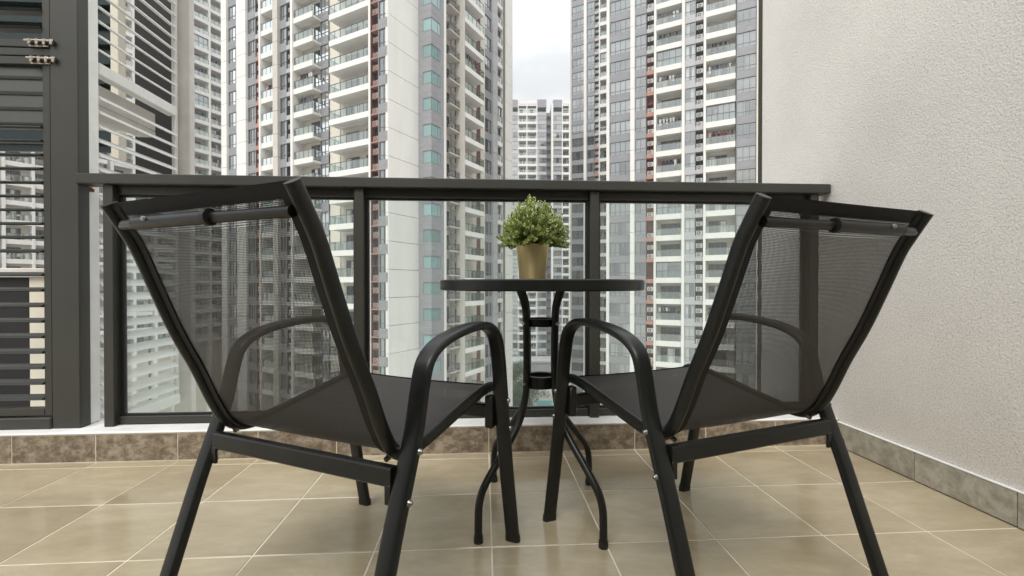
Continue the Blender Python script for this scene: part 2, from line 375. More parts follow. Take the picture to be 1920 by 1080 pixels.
class Tower:
    def __init__(s, name, label, loc, rz):
        s.e = thing(name, label, 'tower', (loc[0], loc[1], G), rz); s.zo = -G
    def at(s, face, u, d, z):           # face A: plane y=d, along x.  face B: plane x=d, along y
        return ((u, d, z + s.zo), 0.) if face == 'A' else ((d, u, z + s.zo), math.pi / 2)
    def add(s, name, me, face, u, d, z, parent=None):
        (l, r) = s.at(face, u, d, z); return put(name, me, s.e, l, r)
    def sub(s, name, me, parent, loc=(0, 0, 0)): return put(name, me, parent, loc)
    def box(s, name, x0, x1, y0, y1, z0, z1, mt): return put(name, MB().box(x0, x1, y0, y1, z0 + s.zo, z1 + s.zo).mesh(name, mt), s.e)
    def solid(s, name, face, u0, u1, d, out, dep, zb, zt, mt):
        return s.add(name, MB().box(0, u1 - u0, -out, dep, zb, zt).mesh(name, mt), face, u0, d, 0)
    def pier(s, face, u0, u1, d, ks, out=.25, dep=.6, mt='tower_white', zb=None):
        """stack of storey-high panels with open joints"""
        me = memo(('pier', round(u1 - u0, 2), out, dep, mt), lambda: MB().box(0, u1 - u0, -out, dep, 0, PITCH - .05).mesh('wall_panel', mt))
        for k in ks: s.add('wall_panel', me, face, u0, d, .95 + PITCH * k + 1.4)
        b = .95 + PITCH * ks[0] + 1.35
        s.solid('lower_wall', face, u0, u1, d, out, dep, G, b, mt)
    def windows(s, face, u0, u1, d, ks, nm, tr=.5, wz=(-1.95, -.02), st=.05, mt='tower_grey', curt=True, fr='win_frame', warm=.06, zt=None):
        zb = G; zt = zt or .95 + PITCH * ks[-1] + 1.3
        s.add('facade_wall', ladder(u0, u1, ks, zb, zt, st, wz[0], wz[1]).mesh('facade_wall', mt), face, u0, d, 0)
        wd = u1 - u0 - 2 * st; h = wz[1] - wz[0]; key = (round(wd, 2), round(h, 2), nm, tr, fr)
        fm = memo(('wf',) + key, lambda: win_frame(wd, h, nm, tr, fr)); pm = memo(('wp',) + key, lambda: pane(wd, h))
        for k in ks:
            o = s.add('window', fm, face, u0 + st, d + (.08 if face == 'A' else -.08), .95 + PITCH * k + wz[0])
            s.sub('pane', pm, o)
            if curt:
                ci = rnd.randrange(len(CUR))
                if CUR[ci]:
                    cm = 'curtain_warm' if rnd.random() < warm else 'curtain'
                    s.sub('curtain', memo(('cu', ci, cm) + key, lambda: curtain(wd, h, CUR[ci], cm)), o)
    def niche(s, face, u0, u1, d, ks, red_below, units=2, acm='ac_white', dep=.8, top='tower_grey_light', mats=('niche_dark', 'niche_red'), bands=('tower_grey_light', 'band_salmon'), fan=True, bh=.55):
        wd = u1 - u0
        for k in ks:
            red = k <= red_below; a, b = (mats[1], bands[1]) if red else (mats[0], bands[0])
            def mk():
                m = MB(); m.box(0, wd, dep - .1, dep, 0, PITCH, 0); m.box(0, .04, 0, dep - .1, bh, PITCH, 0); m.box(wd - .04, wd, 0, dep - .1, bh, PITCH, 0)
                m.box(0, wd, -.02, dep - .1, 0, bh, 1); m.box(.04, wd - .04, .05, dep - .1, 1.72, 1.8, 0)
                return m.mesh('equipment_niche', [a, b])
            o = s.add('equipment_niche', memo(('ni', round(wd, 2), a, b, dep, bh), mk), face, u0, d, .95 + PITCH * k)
            for q in range(units):
                if rnd.random() < .07: continue
                aw = min(.85, wd - .2)
                s.sub('air_conditioner', memo(('ac', round(aw, 2), acm), lambda: ac_mesh(aw, acm)), o, ((wd - aw) / 2 + rnd.uniform(-.03, .03), .12 + rnd.uniform(0, .1), (bh + .05, 1.85)[q]))
    def core(s, boxes, zt):
        for b in boxes: s.box('dark_room_core', *b, G, zt, 'tower_core')  # dark boxes give the look of unlit rooms

def ac_mesh(aw, acm='ac_white'):
    m = MB(); m.box(0, aw, 0, .32, 0, .58, 0)
    c = (aw * .4, -.004, .29); seg = 14
    ring = lambda r, y: [(c[0] + r * math.cos(2 * math.pi * j / seg), y, c[2] + r * math.sin(2 * math.pi * j / seg)) for j in range(seg)]
    m.loft([ring(.24, -.012), ring(.24, 0)], True, 1); m.loft([ring(.09, -.02), ring(.09, -.011)], True, 0)
    return m.mesh('air_conditioner', [acm, 'ac_fan'])
def slab_mesh(wd, out, dep, fh, mt='tower_white', st=.3):
    m = MB(); m.box(0, wd, -out, -out + .14, 0, fh); m.box(0, wd, -out + .14, dep, 0, st); return m.mesh('balcony_slab', mt)
def rail_mesh(wd, out, fh, n, side_l=0., side_r=0., h=.92):
    m = MB(); t = .045; y = -out + .07
    m.box(0, wd, y - .03, y + .03, fh + h, fh + h + .06)
    for i in range(n + 1):
        x = min(max(wd * i / n, t / 2), wd - t / 2); m.box(x - t / 2, x + t / 2, y - .02, y + .02, fh, fh + h)
    for sl, x in ((side_l, .03), (side_r, wd - .03)):
        if sl:
            m.box(x - .03, x + .03, y + .03, y + sl, fh + h, fh + h + .06)
            for i in range(1, 4): m.box(x - .02, x + .02, y + sl * i / 3 - .03, y + sl * i / 3 + .02, fh - .4, fh + h)
    return m.mesh('railing', 'rail_metal')
def rail_glass(wd, out, fh, side_l=0., side_r=0., h=.92):
    m = MB(); y = -out + .07; q = []
    q.append([(0, y, fh), (wd, y, fh), (wd, y, fh + h), (0, y, fh + h)])
    for sl, x in ((side_l, .03), (side_r, wd - .03)):
        if sl: q.append([(x, y, fh - .3), (x, y + sl, fh - .3), (x, y + sl, fh + h), (x, y, fh + h)])
    for p in q: k = len(m.v); m.v += p; m.f.append((k, k + 1, k + 2, k + 3)); m.m.append(0)
    return m.mesh('railing_glass', 'balcony_glass')
def door_mesh(wd, n):
    m = MB(); m.box(0, wd, .02, .04, 0, 2.25, 1)
    for i in range(n + 1): x = wd * i / n; m.box(x - .03, x + .03, -.03, .019, 0, 2.25, 0)
    m.box(0, wd, -.028, .018, 2.2, 2.28, 0); return m.mesh('sliding_door', ['win_frame', 'door_glass'])
def balconies(T, face, u0, u1, d, ks, dep, out=.15, fh=.75, n=5, doors=((.15, .75),), side_l=0., side_r=0., wall='tower_cream', back=None, rack=True, walls=True, st=.3, hr=.92):
    """slab + railing + door for every storey; one lining wall for the column behind"""
    wd = u1 - u0; back = back or dep; zb = G; zt = .95 + PITCH * (ks[-1] + 1)
    if walls:
        m = MB(); m.box(0, wd, back, back + .15, zb, zt); T.add('balcony_back_wall', m.mesh('balcony_back_wall', wall), face, u0, d, 0)
    sm = slab_mesh(wd, out, dep, fh, st=st); rm = rail_mesh(wd, out, fh, n, side_l, side_r, hr); gm = rail_glass(wd, out, fh, side_l, side_r, hr)
    dm = [(a, door_mesh((b - a) * wd, 3 if (b - a) * wd > 1.5 else 1)) for a, b in doors]
    rk = MB().box(wd * .2, wd * .8, .45, .48, 2.62, 2.65).mesh('drying_rail', 'slat_white')
    for k in ks:
        o = T.add('balcony', sm, face, u0, d, .95 + PITCH * k)
        T.sub('railing', rm, o); T.sub('railing_glass', gm, o)
        for a, me in dm: T.sub('sliding_door', me, o, (a * wd, back - .045, st + .01))
        if rack and rnd.random() < .45: T.sub('drying_rail', rk, o)
        if rnd.random() < .05 and wd < 4:
            gh = PITCH - fh - .08; gz = o; fm_ = memo(('bg', round(wd, 2), round(gh, 2)), lambda: win_frame(wd - .1, gh - .02, max(2, n), .95))
            T.sub('balcony_glazing', fm_, o, (.05, -out + .16, fh + .01)); T.sub('glazing_pane', memo(('bp', round(wd, 2), round(gh, 2)), lambda: pane(wd - .1, gh - .02)), o, (.05, -out + .17, fh + .01))
            T.sub('curtain', memo(('bc', round(wd, 2), k % 3), lambda: curtain(wd - .1, gh - .02, CUR[(1, 2, 3)[k % 3]])), o, (.05, -out + .17, fh + .01))
        if rnd.random() < .5:
            a, me = dm[0]; dw = (doors[0][1] - doors[0][0]) * wd; f0 = rnd.choice((0., .35, .6)); f1 = f0 + rnd.choice((.3, .4))
            T.sub('door_curtain', memo(('dc', round(dw, 2), f0, round(f1, 2)), lambda: MB().box(dw * f0 + .04, dw * f1 - .04, -.012, .0, .06, 2.18).mesh('door_curtain', 'curtain')), o, (a * wd, back - .045, st + .01))

RZ = R(-31)
# ---- near left tower
kL = list(range(-5, 15)); ztL = .95 + PITCH * 15 + 1.4
TL = Tower('apartment_tower', 'tall white and grey apartment tower with blank white corner wall behind the left chair', (-10.033, 48.125), RZ)
TL.core([(-33, -2.7, 4.3, 27.4), (-2.65, -.45, .7, 27.5)], ztL)
TL.windows('A', -1.43, -.07, 0, kL, 2, .5, st=.07)
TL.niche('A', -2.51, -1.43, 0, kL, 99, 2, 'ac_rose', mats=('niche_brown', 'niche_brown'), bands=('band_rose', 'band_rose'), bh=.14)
TL.solid('pier', 'A', -2.76, -2.51, 0, .1, 4, G, ztL, 'tower_white')
TL.solid('corner_pier', 'A', -.07, 0, 0, .05, .0, G, ztL, 'tower_white')
# wing balcony
TL.solid('balcony_back_wall', 'A', -9.3, -2.76, 2.0, 0, .3, G, ztL, 'tower_cream')
TL.solid('balcony_back_wall', 'A', -12.9, -9.3, 3.5, 0, .3, G, ztL, 'tower_cream')
TL.solid('balcony_side_wall', 'A', -9.5, -9.3, 1.85, 0, 1.65, G, ztL, 'tower_white')
balconies(TL, 'A', -8.95, -2.76, 0, kL, 3.45, .0, .62, 7, ((.1, .44), (.62, .8)), side_l=1.85, walls=False, back=2.0)
TL.windows('A', -14.4, -12.9, 3.3, kL, 2, .5)
# protruding balcony with open end
balconies(TL, 'A', -17.72, -14.22, 2.0, kL, 1.4, .0, .68, 4, ((.45, .95),), side_r=1.3, back=1.45)
TL.solid('fin', 'A', -18.13, -17.72, 2, .2, 1.5, G, ztL, 'tower_white')
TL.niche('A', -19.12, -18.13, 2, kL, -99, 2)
TL.windows('A', -20.45, -19.12, 2, kL, 2, .5)
TL.pier('A', -21.42, -20.45, 2, kL, .35, 2.2, 'tower_beige')
balconies(TL, 'A', -24.2, -21.42, 2, kL, 2.0, .05, .68, 3, ((.12, .5),))
TL.solid('fin', 'A', -24.55, -24.2, 2, .2, 2.2, G, ztL, 'tower_white')
TL.niche('A', -25.5, -24.55, 2, kL, 10, 2)
TL.windows('A', -27.23, -25.5, 2, kL, 3, .5)
TL.pier('A', -29.33, -27.23, 2, kL, .3, 2.2, 'tower_white')
TL.windows('A', -31.66, -29.33, 2, kL, 3, .5)
TL.pier('A', -32.9, -31.66, 2, kL, .3, 2.2, 'tower_white')
# right-hand face
TL.pier('B', 0, 4.9, 0, kL, 0.0, .4, 'tower_white')
TL.box('bay_wall', .002, 1.85, 4.9, 7.3, G, ztL, 'tower_grey')
def bay_win():
    m = MB(); zb = -1.35; m.box(.75, 1.88, -.03, .06, zb, -.05, 1); m.box(1.82, 1.88, .062, 1.6, zb, -.05, 1)
    m.box(.7, 1.92, -.07, 0, -.05, .03, 0); m.box(1.86, 1.92, .0, 1.65, -.05, .03, 0)
    m.box(1.86, 1.9, -.05, .0, zb, -.05, 0); m.box(1.881, 1.9, 1.1, 1.15, zb, -.05, 0); m.box(1.881, 1.9, 1.57, 1.62, zb, -.05, 0)
    m.box(.7, .75, -.05, 0, zb, -.05, 0); return m.mesh('corner_window', ['win_frame', 'bay_glass'])
bw = bay_win()
bj = MB().box(0, 1.86, -.012, .0, 0, .04).box(1.851, 1.863, .0, 2.38, 0, .04).mesh('joint_strip', 'joint')
for k in kL:
    put('corner_window', bw, TL.e, (0, 4.9, .95 + 3 * k - G)); put('joint_strip', bj, TL.e, (0, 4.9, .95 + 3 * k + .75 - G))
TL.box('fin', 1.6, 1.98, 7.302, 7.6, G, ztL, 'tower_white')
TL.solid('recess_wall', 'B', 7.0, 11.2, 0, 0, .3, G, ztL, 'tower_beige')
for k in kL:
    o = TL.add('service_ledge', memo('sledge', lambda: MB().box(0, 2.2, -1.5, -.002, 0, .16).mesh('service_ledge', 'tower_beige')), 'B', 9.0, 0, .95 + 3 * k - 2.2)
    def cage():
        m = MB()
        for z in (.3, .98): m.box(.02, 2.15, -1.48, -1.44, z, z + .04); m.box(2.12, 2.16, -1.44, -.1, z, z + .04); m.box(.02, .06, -1.44, -.1, z, z + .04)
        for i in range(15): m.box(.03 + i * .15, .05 + i * .15, -1.47, -1.45, .16, .98)
        for i in range(9): m.box(.03, .05, -1.4 + i * .15, -1.38 + i * .15, .16, .98); m.box(2.13, 2.15, -1.4 + i * .15, -1.38 + i * .15, .16, .98)
        return m.mesh('railing', 'rail_metal')
    TL.sub('railing', memo('cage', cage), o); TL.sub('air_conditioner', memo(('ac', .85), lambda: ac_mesh(.85)), o, (.5, -1.2, .17))
    TL.sub('door', memo('sdoor', lambda: MB().box(1.2, 1.9, -.06, -.004, .17, 2.2).mesh('door', 'door_glass')), o)
TL.box('fin', .9, 2.05, 11.2, 11.5, G, ztL, 'tower_beige')
TL.solid('balcony_back_wall', 'B', 11.5, 19.8, 0, 0, .35, G, ztL, 'tower_cream')
balconies(TL, 'B', 11.5, 16.3, 2.0, kL, 1.98, .0, .62, 5, ((.15, .5),), side_r=1.9, walls=False, back=1.96)
TL.solid('red_strip', 'B', 17.5, 18.5, 0, .04, 0, G, ztL, 'brick_red')
TL.windows('B', 19.8, 21.77, 0, kL, 2, .5)
TL.pier('B', 21.77, 23.06, 0, kL, .3, .5, 'tower_grey_light')
balconies(TL, 'B', 23.06, 24.95, 0, kL, 1.2, .1, .62, 2, ((.2, .8),), back=.5, rack=False)
TL.solid('drain_groove', 'B', 24.95, 25.7, 0, 0, .3, G, ztL, 'tower_cream')
pb = MB().tube([(0, 0, G - G), (0, 0, ztL - G)], .12, 8).mesh('drain_pipe', 'rail_metal'); put('drain_pipe', pb, TL.e, (.2, 25.3, 0))
TL.pier('B', 25.7, 27.95, 0, kL, .3, .5, 'tower_white')

# ---- near right tower
kR = list(range(-7, 15)); ztR = .95 + PITCH * 15 + 1.4
TR = Tower('apartment_tower', 'grey and white apartment tower with red service strips beyond the right chair', (20.19, 65.56), RZ)
TR.core([(-1.9, 17.8, 2.6, 20)], ztR)
TR.solid('fin', 'A', -1.95, -1.53, 0, .35, 3, G, ztR, 'tower_white')
TR.windows('A', -1.53, 1.58, 0, kR, 4, .5)
TR.pier('A', 1.58, 2.2, 0, kR, .35, 2.6)
TR.windows('A', 2.2, 3.8, 0, kR, 2, .5)
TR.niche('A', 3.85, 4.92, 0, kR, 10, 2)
TR.solid('fin', 'A', 4.92, 5.22, 0, .3, 2.2, G, ztR, 'tower_white')
balconies(TR, 'A', 5.22, 8.67, 0, kR, 1.7, .1, .75, 4, ((.12, .88),))
TR.solid('fin', 'A', 8.67, 9.04, 0, .3, 2.2, G, ztR, 'tower_white')
TR.windows('A', 9.06, 10.4, 0, kR, 2, .5, mt='tower_grey_light')
TR.niche('A', 10.42, 11.45, 0, kR, -99, 2)
TR.solid('fin', 'A', 11.45, 11.76, 0, .3, 2.2, G, ztR, 'tower_white')
balconies(TR, 'A', 11.76, 15.35, 0, kR, 1.7, .35, .75, 5, ((.08, .7),))
TR.windows('A', 15.45, 17.8, 0, kR, 3, .5)
TR.solid('fin', 'A', 17.8, 18.25, 0, .3, 3, G, ztR, 'tower_cream')

# ---- tower behind it
kF = list(range(-9, 22)); ztF = .95 + PITCH * 22 + 1.4
TF = Tower('apartment_tower', 'farther grey apartment tower partly hidden behind the nearer right tower', (21.31, 100.86), RZ)
TF.core([(-1.7, 11, 1.6, 18)], ztF)
TF.solid('fin', 'A', -1.75, -1.41, 0, .2, 2, G, ztF, 'tower_beige')
TF.windows('A', -1.41, 1.5, 0, kF, 3, .5)
TF.solid('pier', 'A', 1.5, 2.14, 0, .35, 2, G, ztF, 'tower_white')
TF.windows('A', 2.2, 3.9, 0, kF, 2, .5)
TF.niche('A', 3.95, 4.95, 0, kF, 10, 2)
TF.solid('fin', 'A', 4.97, 5.2, 0, .3, 2, G, ztF, 'tower_white')
balconies(TF, 'A', 5.2, 6.85, 0, kF, 1.3, .1, .75, 2, ((.35, .85),), rack=False)
TF.solid('pier', 'A', 6.85, 8.6, 0, .3, 2, G, ztF, 'tower_white')

# ---- slab block closing the view
kC = list(range(-9, 21)); ztC = 64.9
TC = Tower('apartment_block', 'distant pale apartment block with flat roof in the gap between the towers', (20.1, 159.0), R(-3.6))
TC.core([(-10.6, 2.2, 1.6, 16), (4, 12.5, 1.6, 16)], 65)
TC.windows('A', -11.6, -8.0, 0, kC, 3, .5, mt='tower_grey_light')
TC.solid('fin', 'A', -8.0, -7.75, 0, .2, 1.6, G, 65.2, 'tower_white')
balconies(TC, 'A', -7.75, -4.95, 0, kC, 1.3, .1, .8, 3, ((.2, .8),), wall='tower_white', rack=False)
TC.solid('fin', 'A', -4.95, -4.6, 0, .2, 1.6, G, 65.2, 'tower_white')
balconies(TC, 'A', -4.6, -1.4, 0, kC, 1.3, .1, .8, 3, ((.3, .85),), wall='tower_white', rack=False)
TC.solid('fin', 'A', -1.4, -1.05, 0, .2, 1.6, G, 65.2, 'tower_white')
TC.windows('A', -1.05, 2.2, 0, kC, 3, .5, mt='tower_grey_light')
TC.solid('recess_wall', 'A', 2.2, 3.9, 3, 0, .3, G, 63, 'tower_grey')
for k in kC: TC.add('stair_landing', memo('stair', lambda: MB().box(0, 1.7, 0, .8, 0, .5).mesh('stair_landing', 'niche_dark')), 'A', 2.2, 2.15, .95 + 3 * k)
TC.solid('fin', 'A', 3.9, 4.6, 0, .2, 3, G, 65.2, 'tower_white')
TC.windows('A', 4.6, 7.7, 0, kC, 3, .5, mt='tower_grey_light')
TC.solid('fin', 'A', 7.7, 8.0, 0, .2, 1.6, G, 65.2, 'tower_white')
balconies(TC, 'A', 8.0, 10.2, 0, kC, 1.3, .1, .8, 2, ((.1, .9),), rack=False)
TC.solid('pier', 'A', 10.2, 12.5, 0, .2, 1.6, G, 65.2, 'tower_white')
for a, b, z in ((-11.6, -8, 66.6), (-1.05, 2.2, 66.7), (4.6, 7.7, 66.6)): TC.solid('roof_block', 'A', a, b, .05, .0, 4, 63.9, z, 'tower_grey')
for a, b in ((-8, -1.05), (7.7, 12.5)): TC.solid('roof_parapet', 'A', a, b, .3, .0, .3, 65.2, 66.4, 'tower_white')

# ---- far left tower
kW = list(range(-4, 21)); ztW = .95 + PITCH * 21 + 1
TW = Tower('apartment_tower', 'far pale tower of paired balconies between the concrete pier and the left tower', (-57.53, 97.81), RZ)
TW.core([(-18, -1.8, -36, 5)], ztW)
u = 3.9
TW.solid('fin', 'B', 3.1, 6, 0, .3, 2, G, ztW, 'tower_white')
uu = [(.45, 3.1), (-2.75, .1)]
for q in range(1, 6):
    uu += [(.45 - 6.6 * q, 3.0 - 6.6 * q), (-2.75 - 6.6 * q, .1 - 6.6 * q)]
kW2 = [k for k in kW if k < 17]
for i, (a, b) in enumerate(uu):
    balconies(TW, 'B', a, b, 0, kW if i < 2 else kW2[::1] if i < 9 else kW2, 1.5, .1, .7, 3, ((.1, .7),), rack=False, hr=.9)
    TW.solid('fin', 'B', a - .35, a, 0, .2, 1.7, G, ztW, 'tower_white')

# ---- washing hung out on the balconies
ORD = {0: 'level with the handrail', 1: 'one storey', 2: 'two storeys', 3: 'three storeys', 4: 'four storeys', 5: 'five storeys', 6: 'six storeys', 7: 'seven storeys', 8: 'eight storeys', 9: 'nine storeys', 10: 'ten storeys', 11: 'eleven storeys', 12: 'twelve storeys', 13: 'thirteen storeys', 14: 'fourteen storeys'}
def washing(T, face, u0, u1, d, inset, k, cols, where):
    (l, r) = T.at(face, u0, d, .95 + 3 * k)
    M = Matrix.Translation((T.e.location.x, T.e.location.y, G)) @ Matrix.Rotation(T.e.rotation_euler.z, 4, 'Z')
    p = M @ Vector((l[0], l[1], l[2]))
    o = thing('washing_line', '%s clothes drying on %s' % ({0: 'dark', 1: 'pale', 2: 'red and dark', 3: 'blue', 4: 'pink', 5: 'grey'}[cols[0]], where), 'laundry', p, T.e.rotation_euler.z + r, 'washing hung out on the tower balconies')
    wd = u1 - u0; put('pole', MB().box(.1, wd - .1, inset - .02, inset + .02, 2.5, 2.54).mesh('pole', 'rail_metal'), o)
    x = .25
    while x < wd - .5:
        ww = rnd.uniform(.25, .45); hh = rnd.uniform(.5, 1.0); m = MB(); c = cols[rnd.randrange(len(cols))]
        zz = [2.5, 2.42, 2.3, 2.5 - hh * .6, 2.5 - hh]; wf = [.3, 1, .75, .72, .8]
        m.loft([[(x + ww / 2 - ww * f / 2, inset - .04 + rnd.uniform(-.03, .03), z), (x + ww / 2 + ww * f / 2, inset - .04 + rnd.uniform(-.03, .03), z), (x + ww / 2 + ww * f / 2, inset + .04, z), (x + ww / 2 - ww * f / 2, inset + .04, z)] for f, z in zip(wf, zz)])
        put('garment', m.mesh('garment', 'cloth_%d' % c), o); x += ww + rnd.uniform(.02, .25)
BR1 = ('A', 5.22, 8.67, 0, .5); BR2 = ('A', 11.76, 15.35, 0, .35); BL2 = ('A', -17.72, -14.22, 2.0, .5); BL3 = ('A', -24.2, -21.42, 2.0, .5); BB = ('B', 11.5, 16.3, 2.0, .5)
CNT = ['no', 'one', 'two', 'three', 'four', 'five', 'six', 'seven', 'eight', 'nine', 'ten', 'eleven', 'twelve', 'thirteen', 'fourteen', 'fifteen']
for T, B, k, cols, nm in (
    (TR, BR1, 12, (0, 5, 1), 'right tower left balcony'), (TR, BR1, 11, (0, 5), 'right tower left balcony'), (TR, BR1, 9, (0, 5, 1), 'right tower left balcony'),
    (TR, BR1, 7, (1, 5, 0), 'right tower left balcony'), (TR, BR1, 5, (2, 0, 1), 'right tower left balcony'),
    (TR, BR2, 10, (0, 5), 'right tower right balcony'), (TR, BR2, 9, (3, 1, 5), 'right tower right balcony'), (TR, BR2, 7, (4, 1, 0), 'right tower right balcony'), (TR, BR2, 6, (2, 4, 0), 'right tower right balcony'),
    (TL, BL2, 8, (4, 1, 0), 'left tower open-ended balcony'), (TL, BL2, 7, (0, 5), 'left tower open-ended balcony'), (TL, BL3, 8, (4, 0, 2), 'left tower inset balcony'),
    (TL, BB, 12, (0, 5), 'left tower side balcony'), (TL, BB, 9, (0, 2, 5), 'left tower side balcony')):
    washing(T, B[0], B[1], B[2], B[3], B[4] + (.0 if B[0] == 'A' else 0), k, cols, 'the %s %s storeys above eye level' % (nm, CNT[k]))
for T, B, k, cols, nm in ((TR, BR1, -2, (1, 0, 5), 'right tower left balcony two storeys below eye level'),):
    washing(T, B[0], B[1], B[2], B[3], B[4], k, cols, 'the ' + nm)
WB = [('B', -2.75, .1, 0, .4), ('B', .45, 3.1, 0, .4)]
for b, k, cols in ((0, 14, (0, 5)), (1, 15, (0, 5)), (0, 11, (5, 0)), (1, 10, (0, 1)), (1, 9, (5, 1)), (1, 8, (2, 0, 1)), (0, 5, (0, 5)), (1, 5, (0, 5)), (1, 4, (0, 5, 1))):
    B = WB[b]; washing(TW, B[0], B[1], B[2], B[3], B[4], k, cols, 'far left tower %s balcony %s storeys above eye level' % (('left', 'right')[b], CNT[k]))

# ---- podium and trees at the foot of the distant block
pod = thing('podium_building', 'low grey podium building at the foot of the distant block', 'building', (14, 148, G))
put('wall', MB().box(-16, 16, 0, 9, 0, 3.4).mesh('wall', 'podium'), pod); put('roof', MB().box(-16.4, 16.4, -.4, 9.4, 3.4, 4.0).mesh('roof', 'tower_grey_light'), pod)
def tree(x, y, h, label, seed):
    q = random.Random(seed); e = thing('tree', label, 'tree', (x, y, G), q.uniform(0, 6), 'trees in the garden below')
    m = MB(); m.tube([(0, 0, 0), (.05, .02, h * .25), (0, .1, h * .5), (.1, 0, h * .8)], [.22, .17, .12, .04], 7)
    for i in range(7):
        a = q.uniform(0, 6.28); z0 = h * q.uniform(.3, .6); r = h * q.uniform(.22, .36)
        m.tube([(0, 0, z0), (math.cos(a) * r * .5, math.sin(a) * r * .5, z0 + r * .35), (math.cos(a) * r, math.sin(a) * r, z0 + r * .6)], [.09, .06, .02], 5)
    put('trunk', m.mesh('trunk', 'bark'), e)
    m = MB(); cl_ = [(Vector((q.gauss(0, .2) * h, q.gauss(0, .2) * h, h * q.uniform(.42, .95))), h * q.uniform(.12, .2)) for _ in range(16)]
    for i in range(1700):
        c, r = cl_[q.randrange(len(cl_))]; d = Vector((q.gauss(0, 1), q.gauss(0, 1), q.gauss(0, .8))).normalized() * r * q.uniform(.5, 1.05); p = c + d
        a = Vector((q.gauss(0, 1), q.gauss(0, 1), q.gauss(0, 1))).normalized(); b = a.orthogonal().normalized(); s_ = h * q.uniform(.018, .034); k = len(m.v)
        m.v += [tuple(p - a * s_), tuple(p + b * s_ * .6), tuple(p + a * s_), tuple(p - b * s_ * .6)]; m.f.append((k, k + 1, k + 2, k + 3)); m.m.append(0)
    put('crown', m.mesh('crown', 'tree_leaf'), e)
for i, (x, y, h, lb) in enumerate(((6.5, 118, 9, 'tallest garden tree by the distant podium, left of the table leg'), (8.2, 107, 7.5, 'bushy garden tree nearest the left table leg'), (10.6, 104, 6.0, 'small garden tree seen under the lower table ring'),
        (6.9, 98, 6.5, 'garden tree nearest the pale path'), (12.6, 116, 6.5, 'garden tree beside the swimming pool'), (9.2, 126, 8.0, 'rearmost garden tree in front of the podium'))): tree(x, y, h, lb, 20 + i)

# ================================================================== the balcony
m = MB().box(-3.2, 1.62, -1.4, 1.82, -.15, -.0014)
fl = struct('floor', m.mesh('floor', 'grout'))
tm = MB().cbox(.0023, .2977, .0023, .2977, -.006, 0, .0008).mesh('floor_tile', 'floor_tile')
YT = 1.757; first = MB().cbox(.0023, .2977, .0023, .046, -.006, 0, .0008).mesh('floor_tile_cut', 'floor_tile')
edge = MB().cbox(.0023, .274, .0023, .2977, -.006, 0, .0008).mesh('floor_tile_edge', 'floor_tile')
for i in range(-8, 5):
    x = .02 + .3 * i
    if x + .02 > 1.5: continue
    put('tile', first, fl, (x, YT, 0))
    for j in range(1, 9): put('tile', tm if x + .3 < 1.51 else edge, fl, (x, YT - .3 * j, 0))
kb = struct('kerb', MB().box(-3.2, 1.62, 1.822, 2.06, -.15, .108).mesh('kerb', 'ledge_paint'))
ct = MB().cbox(.0015, .2985, 0, .02, .005, .106, .001).mesh('kerb_tile', 'kerb_tile')
for i in range(-9, 5): put('tile', ct, kb, (.02 + .3 * i, 1.802, 0))
put('ledge', MB().cbox(-3.2, 1.495, 1.799, 2.07, .1075, .118, .004).mesh('ledge', 'ledge_paint'), kb)
put('grout_strip', MB().box(-3.2, 1.5, 1.8035, 1.821, .0, .1074).mesh('grout_strip', 'grout'), kb)

rw = thing('balcony_wall', 'rough pinkish white rendered wall beside the right chair', 'wall', (1.5, 0, 0))
put('render_face', MB().box(0, .16, -1.4, 2.335, -.15, 3.6).mesh('render_face', 'wall_paint'), rw)
stm = MB().cbox(0, .012, .001, .299, .003, .1, .0015).mesh('skirting_tile', 'skirt_tile')
for j in range(0, 11): put('skirting_tile', stm, rw, (-.0125, YT - .3 * (j + 1), 0))
put('skirting_tile', MB().cbox(0, .012, .001, .04, .003, .1, .0015).mesh('skirting_tile_cut', 'skirt_tile'), rw, (-.0125, YT, 0))
put('edge_strip', MB().box(-.004, .16, 2.336, 2.365, -.15, 3.6).mesh('edge_strip', 'frame_paint'), rw)
put('skirting_lit_edge', MB().cbox(-.0135, -.0005, -1.4, 1.797, .1002, .104, .0008).mesh('skirting_lit_edge', 'white_paint'), rw)  # white strip paints the light caught on the skirting's top edge

rear = struct('unseen_rear_wall', MB().box(-3.2, 1.66, -1.75, -1.6, -.15, 3.3).mesh('unseen_rear_wall', 'wall_paint'))  # unseen wall, added to darken the surfaces that face the camera
rdoor = put('sliding_door', MB().box(-3.1, 1.2, -1.599, -1.585, .02, 2.7).mesh('sliding_door', 'rear_glass'), rear)  # unseen dark glass, added so metal facing it reflects dark
dfm = MB()
for x in (-3.12, -2.05, -.97, .1, 1.17): dfm.box(x, x + .06, -1.584, -1.54, .0, 2.7)
put('door_frame', dfm.box(-3.12, 1.23, -1.584, -1.535, 2.701, 2.78).mesh('door_frame', 'frame_paint'), rear)

